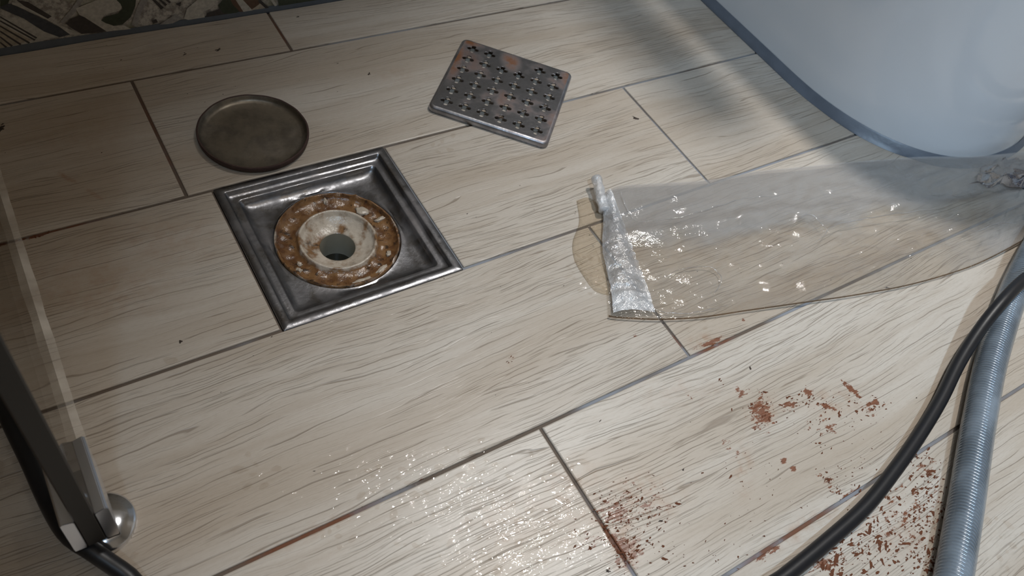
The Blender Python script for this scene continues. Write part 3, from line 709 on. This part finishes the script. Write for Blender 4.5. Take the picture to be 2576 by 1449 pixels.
bm = bmesh.new(); tube(bm, path, 0.0105, 28)
from_bm('inner_tube', bm, M['hose_core'], hose)
ln = sum((b - a).length for a, b in zip(path, path[1:]))
turns = int(ln / 0.0029); per = 22
pts = []
fr = frames(path)
for i in range(turns * per):
    f = i / (turns * per - 1) * (len(path) - 1); k = min(int(f), len(path) - 2); q = f - k
    (p, t_, s_, u_), (p2, t2, s2, u2) = fr[k], fr[k + 1]
    c, sv, uv_ = p.lerp(p2, q), s_.lerp(s2, q), u_.lerp(u2, q)
    a = 2 * PI * i / per
    pts.append(c + (sv * math.cos(a) + uv_ * math.sin(a)) * 0.0111)
bm = bmesh.new()
loops = []
for i, p in enumerate(pts):
    tt = (pts[min(i + 1, len(pts) - 1)] - pts[max(i - 1, 0)]).normalized()
    f = i / (len(pts) - 1) * (len(path) - 1); c = path[min(int(round(f)), len(path) - 1)]
    nrm = (p - c).normalized(); b_ = tt.cross(nrm)
    loops.append([p + nrm * 0.0005, p + b_ * 0.0005, p - nrm * 0.0005, p - b_ * 0.0005])
loft(bm, loops)
from_bm('wire_spiral', bm, M['wire'], hose)

# ------------------------------------------------------------------ clear plastic bag
TOP = [(0.4308, 0.3584, 0.001), (0.4528, 0.3599, 0.001), (0.4887, 0.3499, 0.001), (0.5423, 0.3347, 0.001), (0.5993, 0.3259, 0.001), (0.6456, 0.3145, 0.001), (0.6942, 0.3031, 0.001), (0.7423, 0.2897, 0.002), (0.787, 0.2739, 0.006), (0.8262, 0.254, 0.012), (0.8712, 0.2363, 0.016), (0.9369, 0.2193, 0.018)]
BOT = [(0.3551, 0.2417, 0.001), (0.3636, 0.2364, 0.001), (0.3913, 0.2227, 0.001), (0.4285, 0.2089, 0.001), (0.4701, 0.1983, 0.001), (0.5053, 0.1892, 0.001), (0.5375, 0.1808, 0.001), (0.5836, 0.169, 0.001), (0.6477, 0.1554, 0.001), (0.7164, 0.1465, 0.001), (0.7651, 0.1445, 0.002), (0.8344, 0.1458, 0.004)]
bag = empty('plastic_bag', (TOP[0][0], TOP[0][1], 0), 'clear crumpled plastic bag lying flat on the wet tiles below the toilet', 'plastic bag')
B0 = Vector((TOP[0][0], TOP[0][1], 0))
NU, NV = 150, 56
tp = spline([(x, y, z) for x, y, z in TOP], NU); bp = spline([(x, y, z) for x, y, z in BOT], NU)
def sheet(name, mat, lift, seed, puff):
    bm = bmesh.new(); uvl = bm.loops.layers.uv.new('UVMap')
    grid = []
    for i in range(NU):
        u = i / (NU - 1); rowv = []
        for j in range(NV):
            v = j / (NV - 1)
            p = bp[i].lerp(tp[i], v) - B0
            edge = min(v, 1 - v, 0.5) * 2
            eu = min(1, u * 12)
            q = Vector((p.x * 30, p.y * 55, seed))
            r = abs(mnoise.noise(q)) * 0.9 + abs(mnoise.noise(q * 2.3)) * 0.45 + abs(mnoise.noise(q * 5.1)) * 0.20
            # a long crease runs along the bag, higher behind it
            cr = math.exp(-((v - 0.60 - 0.05 * math.sin(u * 5)) / 0.045) ** 2)
            z = lift + (puff * r * (0.55 + 0.45 * u) + 0.0035 * cr) * min(1, edge * 3.5) * eu
            if v > 0.6: z += 0.004 * u * min(1, (v - 0.6) * 5)
            p.z = p.z + z
            rowv.append(bm.verts.new(p))
        grid.append(rowv)
    for i in range(NU - 1):
        for j in range(NV - 1):
            f = bm.faces.new((grid[i][j], grid[i + 1][j], grid[i + 1][j + 1], grid[i][j + 1]))
            for l, (a, b) in zip(f.loops, ((i, j), (i + 1, j), (i + 1, j + 1), (i, j + 1))):
                l[uvl].uv = (a / (NU - 1), b / (NV - 1))
    return from_bm(name, bm, mat, bag)
sheet('film', M['film'], 0.0022, 3.1, 0.0068)
sheet('film', M['film'], 0.0009, 8.4, 0.0012)
bm = bmesh.new(); tube(bm, [p - B0 + Vector((0, 0, 0.0018)) for p in bp], 0.0007, 6)
tag(from_bm('edge_seam', bm, M['film_seam'], bag), 'folded edge line along the lower side, its shadow painted dark')
# open end folded up into a shiny flap
FL = [(0.4267, 0.3546, 0.001), (0.4107, 0.3298, 0.001), (0.3911, 0.303, 0.001), (0.3797, 0.2794, 0.001), (0.3705, 0.2606, 0.001), (0.3596, 0.2424, 0.001)]
FR = [(0.4369, 0.3508, 0.001), (0.4284, 0.323, 0.001), (0.4174, 0.2925, 0.001), (0.4087, 0.2675, 0.001), (0.4016, 0.2476, 0.001), (0.3937, 0.2287, 0.001)]
fl = spline(FL, 70); frr = spline(FR, 70)
bm = bmesh.new(); grid = []
for i in range(70):
    u = i / 69; rowv = []
    for j in range(22):
        v = j / 21
        p = fl[i].lerp(frr[i], v) - B0
        arch = math.sin(PI * min(1, v * 1.05)) * (0.010 - 0.006 * u)
        rib = mnoise.noise(Vector((u * 26, v * 2.2, 1.0))) * 0.0022 + mnoise.noise(Vector((u * 60, v * 5, 4.0))) * 0.0010
        p.z += 0.003 + arch + rib
        rowv.append(bm.verts.new(p))
    grid.append(rowv)
for i in range(69):
    for j in range(21): bm.faces.new((grid[i][j], grid[i + 1][j], grid[i + 1][j + 1], grid[i][j + 1]))
tag(from_bm('folded_end', bm, M['film_fold'], bag), 'shiny folded end of the bag')
bm = bmesh.new()
tube(bm, [p - B0 for p in spline([(0.4287, 0.3708, 0.012), (0.425, 0.361, 0.011), (0.4201, 0.3491, 0.009), (0.416, 0.3372, 0.007)], 24)], lambda i: 0.0047 + 0.0004 * math.sin(i * 0.9), 14)
tag(from_bm('rolled_corner', bm, M['film_fold'], bag), 'rolled up corner standing off the tiles')
# sharp creases of the film that catch the light
for cpts in [[(0.4366, 0.315, 0.006), (0.4765, 0.3058, 0.006), (0.5232, 0.3027, 0.006), (0.5623, 0.2999, 0.006), (0.5968, 0.2903, 0.006)], [(0.5828, 0.2276, 0.01), (0.6007, 0.2319, 0.01), (0.62, 0.2371, 0.01), (0.6693, 0.229, 0.01), (0.7183, 0.218, 0.01), (0.7561, 0.2093, 0.01)], [(0.7367, 0.1768, 0.012), (0.7664, 0.1718, 0.012), (0.8, 0.1688, 0.012), (0.8245, 0.1559, 0.012)], [(0.4215, 0.2551, 0.004), (0.447, 0.2559, 0.004), (0.471, 0.248, 0.004), (0.4732, 0.2338, 0.004), (0.4568, 0.2239, 0.004)], [(0.4466, 0.3539, 0.006), (0.4394, 0.3344, 0.006), (0.4366, 0.315, 0.006)], [(0.5807, 0.2574, 0.008), (0.6083, 0.2576, 0.008), (0.6091, 0.2305, 0.008)], [(0.3859, 0.2392, 0.003), (0.4166, 0.2174, 0.003), (0.4638, 0.2085, 0.003)]]:
    bm = bmesh.new()
    pp = spline(cpts, 46)
    q = [p - B0 + Vector((0, 0.0012 * mnoise.noise(Vector((p.x * 90, p.y * 90, 0))), 0.0012 * mnoise.noise(Vector((p.x * 160, p.y * 160, 7))))) for p in pp]
    tube(bm, q, lambda i: 0.0005 * (0.25 + math.sin(PI * i / 45)) * (0.7 + 0.5 * abs(mnoise.noise(Vector((i * 0.35, 0, 0))))), 8)
    from_bm('crease', bm, M['film_crease'], bag)
# dark print near the far end
bm = bmesh.new(); pc = [(0.8044, 0.2199, 0.012), (0.8751, 0.1815, 0.012), (0.9252, 0.2169, 0.012), (0.8555, 0.2321, 0.012)]
grid = []
for i in range(26):
    rowv = []
    for j in range(18):
        u, v = i / 25, j / 17
        a = Vector(pc[0]).lerp(Vector(pc[1]), u); b = Vector(pc[3]).lerp(Vector(pc[2]), u)
        p = a.lerp(b, v) - B0
        p.x += 0.010 * mnoise.noise(Vector((u * 5, v * 4, 0.2))) ; p.y += 0.008 * mnoise.noise(Vector((u * 5, v * 4, 6.2)))
        p.z += 0.006 + 0.010 * abs(mnoise.noise(Vector((u * 5, v * 6, 2.2))))
        rowv.append(bm.verts.new(p))
    grid.append(rowv)
for i in range(25):
    for j in range(17): bm.faces.new((grid[i][j], grid[i + 1][j], grid[i + 1][j + 1], grid[i][j + 1]))
tag(from_bm('printed_patch', bm, M['bag_print'], bag), 'crumpled blue-grey printed patch of the bag')

# ------------------------------------------------------------------ water
def puddle(name, poly, label, h=0.0016):
    c = sum((Vector(p) for p in poly), Vector()) / len(poly)
    o = None
    ring = spline(poly + [poly[0]], 80)[:-1]
    bm = bmesh.new(); loops = []
    for k, (s_, z) in enumerate(((1.0, 0.0002), (0.96, 0.0009), (0.88, 0.0013), (0.7, 0.0016), (0.5, 0.0017), (0.3, 0.0017), (0.1, 0.0017))):
        lp = []
        for p in ring:
            q = c.lerp(p, s_)
            n = mnoise.noise(Vector((q.x * 180, q.y * 180, 0))) * 0.0005 + mnoise.noise(Vector((q.x * 420, q.y * 420, 3))) * 0.0003
            lp.append((q.x - c.x, q.y - c.y, z * h / 0.0016 + (n if k > 1 else 0)))
        loops.append(lp)
    loft(bm, loops, True, False, True)
    o = from_bm(name, bm, M['puddle']); o.location = (c.x, c.y, 0)
    return tag(o, label, 'puddle')
puddle('water_puddle', [(0.4038, 0.3616, 0.0), (0.4161, 0.3612, 0.0), (0.4207, 0.35, 0.0), (0.4168, 0.3284, 0.0), (0.3943, 0.2978, 0.0), (0.3801, 0.2801, 0.0), (0.3745, 0.2597, 0.0), (0.3612, 0.2675, 0.0), (0.3599, 0.2838, 0.0), (0.3627, 0.3035, 0.0), (0.3723, 0.321, 0.0), (0.3909, 0.3384, 0.0)], 'small brownish water puddle at the left end of the plastic bag')

# beads of water scattered over the tiles: too many to count
bm = bmesh.new()
rw = random.Random(5); placed = []
for (x, y, rx, ry, n, sz) in [(0.2178, 0.1449, 0.0285, 0.0285, 50, 0.0012), (0.1879, 0.1166, 0.0226, 0.0226, 80, 0.0014), (0.1878, 0.1757, 0.0253, 0.0253, 40, 0.0011), (0.1341, 0.1891, 0.0215, 0.0215, 25, 0.0011), (0.0628, 0.2363, 0.0144, 0.0144, 14, 0.0012), (0.09, 0.1721, 0.01, 0.01, 12, 0.0012), (0.3656, 0.2861, 0.0215, 0.0215, 60, 0.0009), (0.0415, 0.3375, 0.0073, 0.0073, 8, 0.0016), (0.3139, 0.4776, 0.0234, 0.0234, 16, 0.001), (-0.0582, 0.2949, 0.0211, 0.0211, 30, 0.0016), (-0.0249, 0.222, 0.0103, 0.0103, 12, 0.0015), (0.5213, -0.0562, 0.0243, 0.0243, 14, 0.0013), (0.4257, 0.2158, 0.0204, 0.0204, 16, 0.0008), (0.3561, 0.2369, 0.0062, 0.0062, 8, 0.0012), (0.2515, 0.1449, 0.0126, 0.0126, 25, 0.0011), (0.1602, 0.1425, 0.0413, 0.0413, 40, 0.001)]:
    for _ in range(n):
        a = rw.uniform(0, 2 * PI); d = math.sqrt(rw.random())
        px, py = x + rx * d * math.cos(a), y + ry * d * math.sin(a)
        s_ = sz * rw.uniform(0.5, 1.5); el = rw.uniform(1.0, 2.2); ra = rw.gauss(0.0, 0.7)
        s_ *= 1.7; hgt = s_ * rw.uniform(0.03, 0.075)
        if any((px - a_) ** 2 + (py - b_) ** 2 < (1.7 * (s_ + c_)) ** 2 for a_, b_, c_ in placed): continue
        placed.append((px, py, s_))
        nv = 9
        jit = [rw.uniform(0.75, 1.2) for _ in range(nv)]
        rings = []
        for f, z in ((1.0, 0.0), (0.8, 0.45), (0.5, 0.8), (0.22, 0.97)):
            ring = []
            for k in range(nv):
                b = 2 * PI * k / nv
                lx, ly = s_ * f * jit[k] * el * math.cos(b), s_ * f * jit[k] * math.sin(b)
                ring.append(bm.verts.new((px + lx * math.cos(ra) - ly * math.sin(ra) , py + lx * math.sin(ra) + ly * math.cos(ra), 0.00015 + hgt * z)))
            rings.append(ring)
        for r1, r2 in zip(rings, rings[1:]):
            for k in range(nv): bm.faces.new((r1[k], r1[(k + 1) % nv], r2[(k + 1) % nv], r2[k]))
        bm.faces.new(rings[-1])
o = from_bm('water_droplets', bm, M['drop'])
tag(o, 'glinting water droplets scattered over the wet tiles', 'water', kind='stuff')

# ------------------------------------------------------------------ rust flakes and dirt
def flakes(name, clusters, mat, label, seed):
    bm = bmesh.new(); rf = random.Random(seed)
    for (x, y, rx, ry, ang, n, sz) in clusters:
        ca, sa = math.cos(ang), math.sin(ang)
        for _ in range(n):
            gx_, gy_ = rf.gauss(0, 0.5), rf.gauss(0, 0.5)
            px, py = x + rx * gx_ * ca - ry * gy_ * sa, y + rx * gx_ * sa + ry * gy_ * ca
            s_ = sz * min(2.0, rf.lognormvariate(-0.5, 0.5)); el = rf.uniform(1.0, 3.2); ra = rf.gauss(0.06, 0.4)
            nv = rf.randint(9, 13); z = 0.00025 + 0.0002 * rf.random()
            ring = []
            for k in range(nv):
                b = 2 * PI * k / nv; q = rf.uniform(0.35, 1.35)
                lx, ly = s_ * q * el * math.cos(b), s_ * q * math.sin(b)
                ring.append(bm.verts.new((px + lx * math.cos(ra) - ly * math.sin(ra), py + lx * math.sin(ra) + ly * math.cos(ra), 0.0001)))
            top = bm.verts.new((px, py, z + s_ * 0.12))
            for k in range(nv): bm.faces.new((ring[k], ring[(k + 1) % nv], top))
    o = from_bm(name, bm, mat, None, False)
    return tag(o, label, 'rust', kind='stuff')
flakes('rust_flakes', [(0.4176, 0.1162, 0.0223, 0.0141, 0.591, 40, 0.0007), (0.4621, 0.1074, 0.0432, 0.0107, 2.733, 50, 0.0007), (0.5103, 0.0803, 0.0159, 0.0099, 3.055, 24, 0.0008), (0.4063, 0.1528, 0.0028, 0.0017, 2.956, 3, 0.0012), (0.4688, 0.0846, 0.0374, 0.0227, 2.959, 60, 0.0006), (0.4265, 0.0486, 0.0125, 0.005, -1.418, 24, 0.0007), (0.4462, 0.047, 0.0219, 0.0147, 3.069, 30, 0.0005), (0.2649, 0.104, 0.0177, 0.0138, 2.951, 40, 0.0007), (0.2805, 0.1011, 0.0327, 0.0197, 2.785, 110, 0.0005), (0.2668, 0.0826, 0.0232, 0.016, 2.837, 60, 0.0006), (0.2538, 0.0779, 0.0107, 0.01, -1.416, 40, 0.0007), (0.2401, 0.0931, 0.0171, 0.0132, 2.878, 30, 0.0005), (0.5132, 0.0256, 0.0184, 0.0081, 2.806, 26, 0.0008), (0.4476, -0.0022, 0.045, 0.0304, -3.1, 170, 0.0008), (0.4059, -0.0038, 0.0417, 0.0164, 2.736, 110, 0.0009), (0.4814, -0.0055, 0.0426, 0.0154, 0.632, 100, 0.0009), (0.4541, -0.0285, 0.0224, 0.0148, -3.101, 60, 0.0009), (0.3797, 0.0034, 0.0187, 0.0082, 2.742, 30, 0.0011), (0.508, 0.017, 0.0223, 0.0123, 0.483, 40, 0.0008), (0.3676, 0.068, 0.0491, 0.037, -3.042, 50, 0.0004), (0.2837, 0.0587, 0.0641, 0.0159, 2.681, 50, 0.0005), (0.2604, 0.2401, 0.0043, 0.0031, 0.931, 8, 0.0005), (-0.0178, 0.4803, 0.0141, 0.0018, 0.007, 16, 0.0008)], M['flake'], 'reddish brown rust flakes scattered over the tiles near the hoses', 3)
o = flakes('dirt_specks', [(0.3001, 0.578, 0.0012, 0.0011, 0.591, 2, 0.0011), (0.5276, 0.4366, 0.0021, 0.0015, 0.44, 3, 0.0012), (0.0494, 0.3496, 0.0009, 0.0007, 2.154, 2, 0.0012), (-0.0131, 0.6026, 0.0057, 0.0018, 1.393, 8, 0.0018), (0.3292, 0.1066, 0.0009, 0.0006, 2.678, 2, 0.0011), (0.2356, 0.0724, 0.0011, 0.0007, 2.763, 2, 0.0016), (0.2891, 0.084, 0.001, 0.0008, 0.26, 2, 0.001), (0.2702, 0.6801, 0.0021, 0.0015, 1.008, 2, 0.0008), (0.1497, 0.6557, 0.0017, 0.001, 1.261, 2, 0.0008), (0.0961, 0.6621, 0.0017, 0.001, 1.373, 1, 0.0008), (0.1788, 0.6527, 0.0015, 0.0011, 2.844, 2, 0.0008), (0.4374, 0.153, 0.0015, 0.0011, 3.09, 2, 0.001), (0.6158, 0.1987, 0.2296, 0.0366, 2.769, 14, 0.0005), (0.1737, 0.5805, 0.1821, 0.0758, 2.837, 30, 0.0003), (0.3697, 0.2798, 0.361, 0.1756, 2.82, 40, 0.0004)], M['dirt'], 'small dark dirt specks lying here and there on the tiles', 9)
o['category'] = 'dirt'
